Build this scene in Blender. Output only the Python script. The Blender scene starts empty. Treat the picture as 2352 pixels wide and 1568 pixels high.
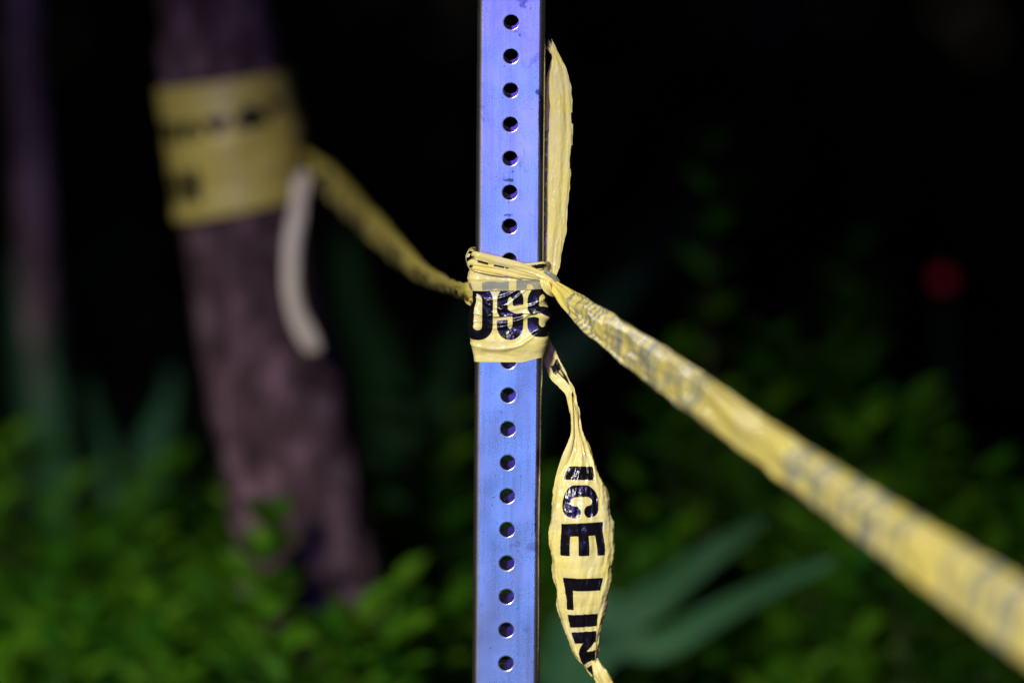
import bpy, math, random
import numpy as np
from mathutils import Vector, Matrix, Euler

# ------------------------------------------------------------------ camera, sky, sun, lamps, exposure
scene = bpy.context.scene
COL = scene.collection
R = math.radians
MM = 0.001

PITCH = R(6.3)
DIST = 4.26
AIM = Vector((0.0, -0.0254, 1.10))
CAM = AIM + DIST * Vector((0, -math.cos(PITCH), math.sin(PITCH)))
cam_data = bpy.data.cameras.new('camera')
cam_data.lens = 200
cam_data.sensor_width = 36
cam_data.sensor_fit = 'HORIZONTAL'
cam_data.clip_start = 0.05
cam_data.clip_end = 500
cam_data.dof.use_dof = True
cam_data.dof.focus_distance = DIST - 0.004
cam_data.dof.aperture_fstop = 2.5
cam_data.dof.aperture_blades = 0
cam = bpy.data.objects.new('camera', cam_data)
COL.objects.link(cam)
cam.location = CAM
cam.rotation_euler = (math.pi / 2 - PITCH, 0, 0)
scene.camera = cam

SUN_EL, SUN_AZ = R(25), R(-21)       # azimuth: to the right of straight behind the camera
to_sun = Vector((math.sin(SUN_AZ) * math.cos(SUN_EL), -math.cos(SUN_AZ) * math.cos(SUN_EL), math.sin(SUN_EL)))
world = bpy.data.worlds.new('World')
scene.world = world
world.use_nodes = True
wn = world.node_tree.nodes
sky = wn.new('ShaderNodeTexSky')
sky.sky_type = 'NISHITA'
sky.sun_disc = False
sky.sun_elevation = SUN_EL
sky.sun_rotation = math.pi - SUN_AZ
bg = wn['Background']
bg.inputs['Strength'].default_value = 0.006
world.node_tree.links.new(sky.outputs[0], bg.inputs[0])

sd = bpy.data.lights.new('sun', 'SUN')
sd.energy = 4.9
sd.angle = R(10)
sd.color = (1.0, 0.96, 0.90)
so = bpy.data.objects.new('sun', sd)
COL.objects.link(so)
so.location = (-4, -8, 5)
so.rotation_euler = to_sun.to_track_quat('Z', 'Y').to_euler()


def lamp(name, loc, color, power, radius):
    d = bpy.data.lights.new(name, 'POINT')
    d.energy = power
    d.color = color
    d.shadow_soft_size = radius
    o = bpy.data.objects.new(name, d)
    COL.objects.link(o)
    o.location = loc
    return o


# the blue emergency lights that flash behind the photographer and colour the steel and the ink's sheen
lamp('blue_emergency_light', (-0.78, -6.4, 2.02), (0.16, 0.075, 1.0), 420, 0.08)
lamp('azure_emergency_light', (-0.35, -6.8, 0.35), (0.02, 0.30, 1.0), 56, 0.10)

vs = scene.view_settings
vs.view_transform = 'Standard'
vs.look = 'None'
vs.exposure = 0.0
vs.gamma = 1.0
vs.use_curve_mapping = False
scene.render.engine = 'CYCLES'
scene.cycles.use_denoising = True
scene.cycles.max_bounces = 8
scene.cycles.caustics_reflective = False
scene.cycles.caustics_refractive = False

# ------------------------------------------------------------------ helpers
rng = np.random.default_rng(7)
SC = 0.18 * DIST / 2352.0            # metres for one unit of a 2352-wide picture, at the post


def at(px, py, Y):
    """the point of the plane y = Y that stands behind a measured place of a 2352 x 1568 picture"""
    fwd = Vector((0, math.cos(PITCH), -math.sin(PITCH)))
    up = Vector((0, math.sin(PITCH), math.cos(PITCH)))
    k = 0.18 / 2352.0
    d = fwd + Vector((1, 0, 0)) * ((px - 1176) * k) + up * ((784 - py) * k)
    return CAM + d * ((Y - CAM.y) / d.y)


def link(o, parent=None):
    COL.objects.link(o)
    if parent is not None:
        o.parent = parent
    return o


def tag(o, label, cat, group=None):
    o['label'] = label
    o['category'] = cat
    if group:
        o['group'] = group
    return o


def empty(name, loc=(0, 0, 0)):
    o = bpy.data.objects.new(name, None)
    o.empty_display_size = 0.05
    o.location = loc
    return link(o)


def mesh_obj(name, verts, faces, mat, parent=None, smooth=True, ink=None, crown=None):
    me = bpy.data.meshes.new(name)
    me.from_pydata([tuple(v) for v in verts], [], [tuple(f) for f in faces])
    if smooth:
        me.polygons.foreach_set('use_smooth', [True] * len(me.polygons))
    if ink is not None:
        a = me.attributes.new('ink', 'FLOAT', 'POINT')
        a.data.foreach_set('value', np.asarray(ink, dtype=np.float32))
    if mat is not None:
        me.materials.append(mat)
    me.update()
    o = bpy.data.objects.new(name, me)
    link(o)
    if parent is not None:
        o.parent = parent
        bpy.context.view_layer.update()
        o.matrix_parent_inverse = parent.matrix_world.inverted()
    return o


def fast_mesh(name, V, F, mat, parent=None, smooth=False):
    """V (n,3), F (m,k) of one polygon size"""
    me = bpy.data.meshes.new(name)
    V = np.asarray(V, dtype=np.float32)
    F = np.asarray(F, dtype=np.int32)
    k = F.shape[1]
    me.vertices.add(len(V))
    me.vertices.foreach_set('co', V.ravel())
    me.loops.add(F.size)
    me.loops.foreach_set('vertex_index', F.ravel())
    me.polygons.add(len(F))
    me.polygons.foreach_set('loop_start', np.arange(0, F.size, k, dtype=np.int32))
    me.polygons.foreach_set('loop_total', np.full(len(F), k, dtype=np.int32))
    me.polygons.foreach_set('use_smooth', np.full(len(F), smooth))
    me.update(calc_edges=True)
    me.materials.append(mat)
    o = bpy.data.objects.new(name, me)
    link(o)
    if parent is not None:
        o.parent = parent
        bpy.context.view_layer.update()
        o.matrix_parent_inverse = parent.matrix_world.inverted()
    return o


class Waves:
    """smooth pseudo-random field made of plane waves; ridged() gives sharp creases"""
    def __init__(self, seed, lam, n=10, aniso=(1, 1)):
        g = np.random.default_rng(seed)
        an = g.uniform(0, 2 * np.pi, n)
        f = 2 * np.pi / (lam * g.uniform(0.6, 1.7, n))
        self.k = np.stack([np.cos(an) * f / aniso[0], np.sin(an) * f / aniso[1]], 1)
        self.p = g.uniform(0, 2 * np.pi, n)
        self.n = n

    def __call__(self, u, v):
        s = 0
        for (a, b), p in zip(self.k, self.p):
            s = s + np.sin(a * u + b * v + p)
        return s / math.sqrt(self.n)

    def ridged(self, u, v):
        s = 0
        for (a, b), p in zip(self.k, self.p):
            s = s + (np.abs(np.sin(a * u / 2 + b * v / 2 + p)) - 0.64)
        return s * 2 / math.sqrt(self.n)


# ------------------------------------------------------------------ materials
def new_mat(name):
    m = bpy.data.materials.new(name)
    m.use_nodes = True
    nt = m.node_tree
    return m, nt, nt.nodes, nt.links, nt.nodes['Principled BSDF']


def ramp(nodes, stops, interp='LINEAR'):
    r = nodes.new('ShaderNodeValToRGB')
    r.color_ramp.interpolation = interp
    els = r.color_ramp.elements
    while len(els) < len(stops):
        els.new(0.5)
    for e, (p, c) in zip(els, stops):
        e.position = p
        e.color = (*c, 1) if len(c) == 3 else c
    return r


def mix(nodes, links, fac, a, b):
    m = nodes.new('ShaderNodeMix')
    m.data_type = 'RGBA'
    for sock, val in ((m.inputs[0], fac), (m.inputs[6], a), (m.inputs[7], b)):
        if isinstance(val, bpy.types.NodeSocket):
            links.new(val, sock)
        elif isinstance(val, (int, float)):
            sock.default_value = val
        else:
            sock.default_value = (*val, 1)
    return m.outputs[2]


def noise(nodes, links, scale, detail=3, vec=None, rough=0.5, dist=0.0):
    n = nodes.new('ShaderNodeTexNoise')
    n.inputs['Scale'].default_value = scale
    n.inputs['Detail'].default_value = detail
    n.inputs['Roughness'].default_value = rough
    n.inputs['Distortion'].default_value = dist
    if vec is not None:
        links.new(vec, n.inputs['Vector'])
    return n


def objcoord(nodes, links, scale=(1, 1, 1)):
    t = nodes.new('ShaderNodeTexCoord')
    mp = nodes.new('ShaderNodeMapping')
    mp.inputs['Scale'].default_value = scale
    links.new(t.outputs['Object'], mp.inputs['Vector'])
    return mp.outputs[0]


def math_node(nodes, links, op, a, b=None, clamp=False):
    m = nodes.new('ShaderNodeMath')
    m.operation = op
    m.use_clamp = clamp
    for i, val in enumerate((a, b)):
        if val is None:
            continue
        if isinstance(val, bpy.types.NodeSocket):
            links.new(val, m.inputs[i])
        else:
            m.inputs[i].default_value = val
    return m.outputs[0]


def tape_material(name, film=(0.90, 0.785, 0.22), thin=(0.88, 0.80, 0.42), ink_back=(0.34, 0.36, 0.265), rough=(0.08, 0.30)):
    m, nt, N, L, P = new_mat(name)
    at_ = N.new('ShaderNodeAttribute')
    at_.attribute_name = 'ink'
    co = objcoord(N, L)
    wob = noise(N, L, 900, 2, co)
    w2 = math_node(N, L, 'MULTIPLY_ADD', wob.outputs[0], 0.35)
    N[-1].inputs[2].default_value = -0.175
    s = math_node(N, L, 'ADD', at_.outputs['Fac'], w2)
    mr = N.new('ShaderNodeMapRange')
    mr.interpolation_type = 'SMOOTHSTEP'
    mr.inputs['From Min'].default_value = -0.18
    mr.inputs['From Max'].default_value = 0.18
    L.new(s, mr.inputs['Value'])
    ink = mr.outputs[0]
    # thin, stretched film: paler, whiter streaks
    st = noise(N, L, 55, 4, co, 0.6)
    rs = ramp(N, [(0.42, (0, 0, 0)), (0.75, (1, 1, 1))])
    L.new(st.outputs[0], rs.inputs[0])
    pale = math_node(N, L, 'MULTIPLY', rs.outputs[0], 0.75)
    filmc = mix(N, L, pale, film, thin)
    geo = N.new('ShaderNodeNewGeometry')
    # the print is on one face of the film; from the other face it shows through as grey-green
    inkc = mix(N, L, geo.outputs['Backfacing'], (0.006, 0.005, 0.008), ink_back)
    col = mix(N, L, ink, filmc, inkc)
    L.new(col, P.inputs['Base Color'])
    P.inputs['Roughness'].default_value = 0.24
    P.inputs['IOR'].default_value = 1.5
    P.inputs['Specular IOR Level'].default_value = 0.5
    rn = noise(N, L, 140, 3, co)
    rr = N.new('ShaderNodeMapRange')
    rr.inputs['To Min'].default_value = rough[0]
    rr.inputs['To Max'].default_value = rough[1]
    L.new(rn.outputs[0], rr.inputs['Value'])
    L.new(rr.outputs[0], P.inputs['Roughness'])
    # crinkles
    vor = N.new('ShaderNodeTexVoronoi')
    vor.feature = 'F1'
    vor.inputs['Scale'].default_value = 85
    vn = noise(N, L, 60, 3, co, 0.6)
    vm = N.new('ShaderNodeMixRGB')
    vm.inputs[0].default_value = 0.03
    L.new(co, vm.inputs[1])
    L.new(vn.outputs['Color'], vm.inputs[2])
    L.new(vm.outputs[0], vor.inputs['Vector'])
    b1 = N.new('ShaderNodeBump')
    b1.inputs['Strength'].default_value = 0.30
    b1.inputs['Distance'].default_value = 0.0016
    L.new(vor.outputs['Distance'], b1.inputs['Height'])
    b2 = N.new('ShaderNodeBump')
    b2.inputs['Strength'].default_value = 0.25
    b2.inputs['Distance'].default_value = 0.001
    n2 = noise(N, L, 260, 4, co, 0.6, 1.2)
    L.new(n2.outputs[0], b2.inputs['Height'])
    L.new(b1.outputs[0], b2.inputs['Normal'])
    L.new(b2.outputs[0], P.inputs['Normal'])
    tr = N.new('ShaderNodeBsdfTranslucent')
    trc = mix(N, L, ink, (0.95, 0.72, 0.16), (0.03, 0.03, 0.03))
    L.new(trc, tr.inputs['Color'])
    ms = N.new('ShaderNodeMixShader')
    ms.inputs[0].default_value = 0.25
    L.new(P.outputs[0], ms.inputs[1])
    L.new(tr.outputs[0], ms.inputs[2])
    L.new(ms.outputs[0], N['Material Output'].inputs[0])
    return m


def steel_material():
    m, nt, N, L, P = new_mat('galvanised_steel')
    co = objcoord(N, L)
    cs = objcoord(N, L, (1, 1, 0.045))            # vertical drawing streaks
    P.inputs['Metallic'].default_value = 1.0
    big = noise(N, L, 34, 9, co, 0.72)
    strk = noise(N, L, 260, 5, cs, 0.65)
    fine = noise(N, L, 900, 2, co)
    c1 = mix(N, L, big.outputs[0], (0.44, 0.44, 0.46), (0.72, 0.72, 0.74))
    rs = ramp(N, [(0.55, (0, 0, 0)), (0.80, (1, 1, 1))])
    L.new(strk.outputs[0], rs.inputs[0])
    f1 = math_node(N, L, 'MULTIPLY', rs.outputs[0], 0.6)
    c2 = mix(N, L, f1, c1, (0.36, 0.36, 0.39))
    # scuffs: dark smears and specks
    sm = noise(N, L, 55, 6, co, 0.72, 0.6)
    rsm = ramp(N, [(0.60, (0, 0, 0)), (0.68, (1, 1, 1))])
    L.new(sm.outputs[0], rsm.inputs[0])
    f2 = math_node(N, L, 'MULTIPLY', rsm.outputs[0], 0.55)
    c3 = mix(N, L, f2, c2, (0.20, 0.18, 0.19))
    sp = noise(N, L, 330, 2, co, 0.5)
    rsp = ramp(N, [(0.72, (0, 0, 0)), (0.75, (1, 1, 1))])
    L.new(sp.outputs[0], rsp.inputs[0])
    f3 = math_node(N, L, 'MULTIPLY', rsp.outputs[0], 0.7)
    c4 = mix(N, L, f3, c3, (0.10, 0.09, 0.10))
    at_ = N.new('ShaderNodeAttribute')
    at_.attribute_name = 'ink'
    an = noise(N, L, 260, 4, co, 0.7)
    add = math_node(N, L, 'ADD', at_.outputs['Fac'], math_node(N, L, 'MULTIPLY_ADD', an.outputs[0], 2.0))
    N[-2].inputs[2].default_value = -1.0
    mr = N.new('ShaderNodeMapRange')
    mr.inputs['From Min'].default_value = -0.25
    mr.inputs['From Max'].default_value = 0.25
    L.new(add, mr.inputs['Value'])
    f4 = math_node(N, L, 'MULTIPLY', mr.outputs[0], 0.8)
    c5 = mix(N, L, f4, c4, (0.06, 0.055, 0.07))
    L.new(c5, P.inputs['Base Color'])
    rr = N.new('ShaderNodeMapRange')
    rr.inputs['To Min'].default_value = 0.23
    rr.inputs['To Max'].default_value = 0.32
    L.new(big.outputs[0], rr.inputs['Value'])
    L.new(rr.outputs[0], P.inputs['Roughness'])
    b = N.new('ShaderNodeBump')
    b.inputs['Strength'].default_value = 0.08
    b.inputs['Distance'].default_value = 0.0004
    cw = objcoord(N, L, (1, 1, 0.5))
    wavy = noise(N, L, 16, 2, cw)
    b0 = N.new('ShaderNodeBump')
    b0.inputs['Strength'].default_value = 1.0
    b0.inputs['Distance'].default_value = 0.0018
    L.new(wavy.outputs[0], b0.inputs['Height'])
    L.new(b0.outputs[0], b.inputs['Normal'])
    L.new(fine.outputs[0], b.inputs['Height'])
    b2 = N.new('ShaderNodeBump')
    b2.inputs['Strength'].default_value = 0.10
    b2.inputs['Distance'].default_value = 0.0006
    L.new(strk.outputs[0], b2.inputs['Height'])
    L.new(b.outputs[0], b2.inputs['Normal'])
    L.new(b2.outputs[0], P.inputs['Normal'])
    return m


def bark_material(name, a, b, c, scale=1.0):
    m, nt, N, L, P = new_mat(name)
    co = objcoord(N, L, (1, 1, 0.55))
    n1 = noise(N, L, 16 * scale, 6, co, 0.62, 0.4)
    r1 = ramp(N, [(0.30, a), (0.52, b), (0.70, c)])
    L.new(n1.outputs[0], r1.inputs[0])
    co2 = objcoord(N, L)
    n2 = noise(N, L, 9 * scale, 3, co2, 0.5)
    r2 = ramp(N, [(0.56, (0, 0, 0)), (0.66, (1, 1, 1))])
    L.new(n2.outputs[0], r2.inputs[0])
    f = math_node(N, L, 'MULTIPLY', r2.outputs[0], 0.55)
    L.new(mix(N, L, f, r1.outputs[0], (0.16, 0.105, 0.115)), P.inputs['Base Color'])
    P.inputs['Roughness'].default_value = 0.85
    P.inputs['Specular IOR Level'].default_value = 0.25
    bp = N.new('ShaderNodeBump')
    bp.inputs['Strength'].default_value = 0.8
    bp.inputs['Distance'].default_value = 0.012
    L.new(n1.outputs[0], bp.inputs['Height'])
    L.new(bp.outputs[0], P.inputs['Normal'])
    return m


def leaf_material(name, lo, hi, transl, rough=0.5):
    m, nt, N, L, P = new_mat(name)
    geo = N.new('ShaderNodeNewGeometry')
    r = ramp(N, [(0.0, lo), (1.0, hi)])
    L.new(geo.outputs['Random Per Island'], r.inputs[0])
    L.new(r.outputs[0], P.inputs['Base Color'])
    P.inputs['Roughness'].default_value = rough
    P.inputs['Specular IOR Level'].default_value = 0.12
    tr = N.new('ShaderNodeBsdfTranslucent')
    L.new(r.outputs[0], tr.inputs['Color'])
    ms = N.new('ShaderNodeMixShader')
    ms.inputs[0].default_value = transl
    L.new(P.outputs[0], ms.inputs[1])
    L.new(tr.outputs[0], ms.inputs[2])
    L.new(ms.outputs[0], N['Material Output'].inputs[0])
    return m


def blade_material():
    m, nt, N, L, P = new_mat('strap_leaf')
    co = objcoord(N, L)
    n = noise(N, L, 14, 3, co)
    r = ramp(N, [(0.3, (0.012, 0.052, 0.018)), (0.7, (0.026, 0.092, 0.032))])
    L.new(n.outputs[0], r.inputs[0])
    L.new(r.outputs[0], P.inputs['Base Color'])
    P.inputs['Roughness'].default_value = 0.55
    P.inputs['Specular IOR Level'].default_value = 0.12
    return m


def plain_material(name, col, rough=0.6):
    m, nt, N, L, P = new_mat(name)
    co = objcoord(N, L)
    n = noise(N, L, 60, 3, co)
    L.new(mix(N, L, n.outputs[0], tuple(c * 0.7 for c in col), tuple(min(1, c * 1.3) for c in col)), P.inputs['Base Color'])
    P.inputs['Roughness'].default_value = rough
    return m


def soil_material():
    m, nt, N, L, P = new_mat('soil')
    co = objcoord(N, L)
    n = noise(N, L, 7, 8, co, 0.65)
    r = ramp(N, [(0.3, (0.012, 0.009, 0.007)), (0.6, (0.035, 0.026, 0.018)), (0.8, (0.06, 0.045, 0.03))])
    L.new(n.outputs[0], r.inputs[0])
    L.new(r.outputs[0], P.inputs['Base Color'])
    P.inputs['Roughness'].default_value = 0.95
    P.inputs['Specular IOR Level'].default_value = 0.1
    b = N.new('ShaderNodeBump')
    b.inputs['Strength'].default_value = 0.9
    b.inputs['Distance'].default_value = 0.03
    L.new(n.outputs[0], b.inputs['Height'])
    L.new(b.outputs[0], P.inputs['Normal'])
    return m


M_TAPE = tape_material('barrier_tape_film')
M_TAPE_SHADED = tape_material('shaded_tape_film', (0.60, 0.50, 0.085), (0.62, 0.54, 0.17), rough=(0.34, 0.5))  # tree tape: canopy shade put into a darker film colour
M_TAPE_FADED = tape_material('faded_tape_film', (0.82, 0.72, 0.50), (0.84, 0.76, 0.60))
M_TAPE_SATURATED = tape_material('saturated_tape_film', (0.90, 0.755, 0.15), (0.88, 0.78, 0.34))  # long run: same film in a more saturated yellow
M_STEEL = steel_material()
M_BARK = bark_material('smooth_grey_bark', (0.010, 0.004, 0.004), (0.055, 0.029, 0.032), (0.17, 0.098, 0.112), 2.4)
M_BARK2 = bark_material('mottled_bark', (0.02, 0.010, 0.010), (0.11, 0.066, 0.075), (0.34, 0.23, 0.26), 1.3)
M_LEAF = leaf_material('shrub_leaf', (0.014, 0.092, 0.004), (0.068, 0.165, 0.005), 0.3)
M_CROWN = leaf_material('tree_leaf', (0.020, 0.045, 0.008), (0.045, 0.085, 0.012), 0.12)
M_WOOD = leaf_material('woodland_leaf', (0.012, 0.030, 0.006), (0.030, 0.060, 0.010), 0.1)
M_TWIG = plain_material('twig', (0.05, 0.04, 0.025), 0.8)
M_BLADE = blade_material()
M_PETAL = plain_material('red_petal', (0.75, 0.004, 0.008), 0.5)
M_STEM = plain_material('green_stem', (0.04, 0.08, 0.02), 0.6)
M_SOIL = soil_material()

# ------------------------------------------------------------------ the ground
gx = np.concatenate([np.linspace(-200, -8, 14), np.linspace(-7, 7, 57), np.linspace(8, 200, 14)])
gy = np.concatenate([np.linspace(-200, -9, 14), np.linspace(-8, 14, 89), np.linspace(15, 200, 14)])
GX, GY = np.meshgrid(gx, gy, indexing='ij')
wv = Waves(3, 2.4, 12)
GZ = 0.03 * wv(GX, GY) * np.exp(-((GX / 12) ** 2 + (GY / 14) ** 2))
V = np.stack([GX, GY, GZ], -1).reshape(-1, 3)
ny = len(gy)
idx = np.arange(len(gx) * ny).reshape(len(gx), ny)
F = np.stack([idx[:-1, :-1], idx[1:, :-1], idx[1:, 1:], idx[:-1, 1:]], -1).reshape(-1, 4)
ground = fast_mesh('ground', V, F, M_SOIL, smooth=True)
ground['kind'] = 'structure'
ground['label'] = 'dark bare soil under the shrubs'

# ------------------------------------------------------------------ the perforated steel post
POST_TILT = R(0.475)
foot = at(1176, 784, -0.0254)
axis_mid_x = at(1168.5, 784, -0.0254).x
POST_M = Matrix.Translation((axis_mid_x, 0, 1.10)) @ Matrix.Rotation(POST_TILT, 4, 'Y')
HALF, RC, WALL = 25.4, 4.6, 1.9
PITCH_MM = 25.4
# height of one hole centre: the picture shows one at y = 985
Z_HOLE = (POST_M.inverted() @ at(1165.5, 985, -0.0254)).z / MM


def perforated_tube():
    verts, faces, ink = [], [], []
    NSEG = 48
    flat = HALF - RC
    n0 = int((-1130 - Z_HOLE) / PITCH_MM) - 0
    n1 = int((760 - Z_HOLE) / PITCH_MM)
    # boundary of one cell, sampled at NSEG directions
    ang = np.linspace(0, 2 * np.pi, NSEG, endpoint=False) + np.pi / NSEG
    hx, hz = flat, PITCH_MM / 2
    dx, dz = np.cos(ang), np.sin(ang)
    tt = np.minimum(hx / np.maximum(np.abs(dx), 1e-9), hz / np.maximum(np.abs(dz), 1e-9))
    bx, bz = dx * tt, dz * tt
    # snap the nearest samples to the corners so that cells tile
    for cx, cz in ((hx, hz), (-hx, hz), (-hx, -hz), (hx, -hz)):
        i = np.argmin((bx - cx) ** 2 + (bz - cz) ** 2)
        bx[i], bz[i] = cx, cz
    r_hole = 5.55
    rings = [('o', bx + (dx * 7.0 - bx) * q, bz + (dz * 7.0 - bz) * q, 0.0) for q in (0, .14, .30, .48, .70, 1.0)] + [
             ('o', dx * (r_hole + 0.42), dz * (r_hole + 0.42), -0.02),
             ('o', dx * (r_hole + 0.20), dz * (r_hole + 0.20), 0.01),
             ('o', dx * (r_hole + 0.05), dz * (r_hole + 0.05), 0.07),
             ('o', dx * r_hole, dz * r_hole, 0.2),
             ('o', dx * r_hole, dz * r_hole, WALL),
             ('i', bx * 0.985, bz, WALL)]
    # stains on the front face's right edge and a few scuffs (mm, relative to the picture's middle)
    def stain(face, x, z):
        if face != 0:
            return -3.0
        best = -3.0
        for (sx, sz, rx, rz, s) in ((20.5, 187, 1.6, 1.4, 1.2), (22.8, 170, 1.5, 11, 1.0), (6.5, 229, 0.8, 0.9, 1.0),
                                    (23.2, 150, 0.9, 14, 0.8), (8, 264, 5, 16, 0.15), (-1, 121, 4, 1.6, 0.35), (-1, 94.8, 3.5, 1.5, 0.3),
                                    (-10, 128, 1, 7, 0.1), (22.5, -90, 1, 12, 0.4), (21, -128, 1, 18, 0.3)):
            d = math.hypot((x - sx) / rx, (z - sz) / rz)
            best = max(best, s - (d - 1) * 1.0 - 0.6 if d > 1 else s)
        return best
    for face in range(4):
        a = face * math.pi / 2
        ca, sa = math.cos(a), math.sin(a)

        def put(x, depth, z):
            X, Y = x, -HALF + depth
            verts.append(((ca * X - sa * Y) * MM, (sa * X + ca * Y) * MM, z * MM))
            ink.append(stain(face, x, z))
            return len(verts) - 1
        for n in range(n0, n1):
            zc = Z_HOLE + n * PITCH_MM
            prev = None
            for (_, xs, zs, dep) in rings:
                cur = [put(x, dep, zc + z) for x, z in zip(xs, zs)]
                if prev is not None:
                    for k in range(NSEG):
                        k2 = (k + 1) % NSEG
                        faces.append((prev[k], prev[k2], cur[k2], cur[k]))
                prev = cur
        # rounded corner strip to the right of this face, outer and inner, cut into cells as well
        zs_all = [Z_HOLE + (n - 0.5) * PITCH_MM + PITCH_MM * q for n in range(n0, n1) for q in (0, 0.2, 0.4, 0.6, 0.8)] + [Z_HOLE + (n1 - 0.5) * PITCH_MM]
        rows = []
        for z in zs_all:
            row = []
            for j in range(9):
                t = j / 8 * math.pi / 2
                x = flat + RC * math.sin(t)
                dpt = RC - RC * math.cos(t)
                row.append(put(x, dpt, z))
            rows.append(row)
        for r0, r1 in zip(rows[:-1], rows[1:]):
            for j in range(8):
                faces.append((r0[j], r0[j + 1], r1[j + 1], r1[j]))
        rows = []
        ri = RC - WALL
        for z in (zs_all[0], zs_all[-1]):
            row = []
            for j in range(5):
                t = j / 4 * math.pi / 2
                x = flat * 0.985 + (ri + flat * 0.015) * math.sin(t)
                dpt = WALL + (ri + flat * 0.015) * (1 - math.cos(t))
                row.append(put(x, dpt, z))
            rows.append(row)
        for j in range(4):
            faces.append((rows[0][j + 1], rows[0][j], rows[1][j], rows[1][j + 1]))
    return verts, faces, ink


pv, pf, pink = perforated_tube()
post = empty('sign_post', (0, 0, 0))
post.matrix_world = POST_M
tag(post, 'upright square steel post with a row of punched holes, lit blue', 'post')
tube = mesh_obj('tube', pv, pf, M_STEEL, None, True, pink)
tube.parent = post
md = tube.modifiers.new('edges', 'EDGE_SPLIT')
md.split_angle = R(40)


# ------------------------------------------------------------------ lettering as signed distance to the printed strokes (mm)
def seg_ink(U, V_, pts, t, closed=False):
    """t/2 minus the distance to a polyline with butt ends"""
    best = np.full(U.shape, 1e3)
    n = len(pts)
    segs = [(pts[i], pts[(i + 1) % n]) for i in range(n if closed else n - 1)]
    for i, (p, q) in enumerate(segs):
        dx, dy = q[0] - p[0], q[1] - p[1]
        l2 = dx * dx + dy * dy + 1e-12
        h = ((U - p[0]) * dx + (V_ - p[1]) * dy) / l2
        hc = np.clip(h, 0, 1)
        d = np.hypot(U - p[0] - hc * dx, V_ - p[1] - hc * dy)
        l = math.sqrt(l2)
        if not closed and i == 0:
            d = np.where(h < 0, np.maximum(d, t / 2 + np.abs(h) * l), d)
        if not closed and i == len(segs) - 1:
            d = np.where(h > 1, np.maximum(d, t / 2 + (h - 1) * l), d)
        best = np.minimum(best, d)
    return t / 2 - best


def rect_ink(U, V_, x0, x1, y0, y1):
    return np.minimum(np.minimum(U - x0, x1 - U), np.minimum(V_ - y0, y1 - V_))


def arc(cx, cy, rx, ry, a0, a1, n=12):
    return [(cx + rx * math.cos(R(a0 + (a1 - a0) * i / n)), cy + ry * math.sin(R(a0 + (a1 - a0) * i / n))) for i in range(n + 1)]


def glyph(ch, U, V_, w, H, t):
    """letter of width w and height H with its corner at 0,0"""
    l, r, b, tp = t / 2, w - t / 2, t / 2, H - t / 2
    rx = (r - l) / 2
    cx = w / 2
    ry = min(rx * 1.25, H * 0.3)
    if ch == 'I':
        return rect_ink(U, V_, 0, t * 1.15, 0, H)
    if ch == 'L':
        return np.maximum(rect_ink(U, V_, 0, t * 1.1, 0, H), rect_ink(U, V_, 0, w, 0, t))
    if ch == 'E':
        s = rect_ink(U, V_, 0, t * 1.1, 0, H)
        for y in (0, (H - t) / 2, H - t):
            s = np.maximum(s, rect_ink(U, V_, 0, w, y, y + t))
        return s
    if ch == 'T':
        return np.maximum(rect_ink(U, V_, cx - t / 2, cx + t / 2, 0, H), rect_ink(U, V_, 0, w, H - t, H))
    if ch == 'N':
        s = np.maximum(rect_ink(U, V_, 0, t, 0, H), rect_ink(U, V_, w - t, w, 0, H))
        d = seg_ink(U, V_, [(t * .45, H), (w - t * .45, 0)], t * 0.85)
        return np.maximum(s, np.minimum(d, rect_ink(U, V_, 0, w, 0, H)))
    if ch == 'O':
        return seg_ink(U, V_, arc(cx, tp - ry, rx, ry, 0, 180) + arc(cx, b + ry, rx, ry, 180, 360), t, True)
    if ch == 'D':
        return seg_ink(U, V_, arc(cx, tp - ry, rx, ry, 0, 90) + [(l, tp), (l, b)] + arc(cx, b + ry, rx, ry, 270, 360), t, True)
    if ch == 'C':
        return seg_ink(U, V_, [(r, H * .62)] + arc(cx, tp - ry, rx, ry, 0, 180) + arc(cx, b + ry, rx, ry, 180, 360) + [(r, H * .38)], t)
    if ch == 'S':
        mid = [(l, H * .63), (l + rx * .25, H * .565), (cx, H * .5), (r - rx * .25, H * .435), (r, H * .37)]
        return seg_ink(U, V_, [(r, H * .685)] + arc(cx, tp - ry, rx, ry, 0, 180) + mid + arc(cx, b + ry, rx, ry, 360, 180) + [(l, H * .315)], t)
    if ch in 'PR':
        s = np.maximum(rect_ink(U, V_, 0, t, 0, H),
                       seg_ink(U, V_, [(l, tp)] + arc(cx, tp - ry, rx, ry, 90, 0) + arc(cx, H * .45 + ry, rx, ry, 360, 270) + [(l, H * .45)], t))
        if ch == 'R':
            s = np.maximum(s, np.minimum(seg_ink(U, V_, [(cx, H * .5), (r, H * .32), (r, 0)], t), rect_ink(U, V_, 0, w, 0, H)))
        return s
    return np.full(U.shape, -50.0)


def text_ink(U, V_, text, u0, v0, w=20.0, H=48.0, t=7.6, gap=3.0, space=12.0):
    out = np.full(np.shape(U), -20.0)
    x = u0
    for ch in text:
        if ch == ' ':
            x += space
            continue
        cw = t * 1.15 if ch == 'I' else w
        m = (U > x - 6) & (U < x + cw + 6)
        if m.any():
            out[m] = np.maximum(out[m], glyph(ch, U[m] - x, V_[m] - v0, cw, H, t))
        x += cw + gap
    return out


SAYING = 'POLICE LINE DO NOT CROSS   '


def no_ink(U, V_):
    return np.full(np.shape(U), -20.0)


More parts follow.
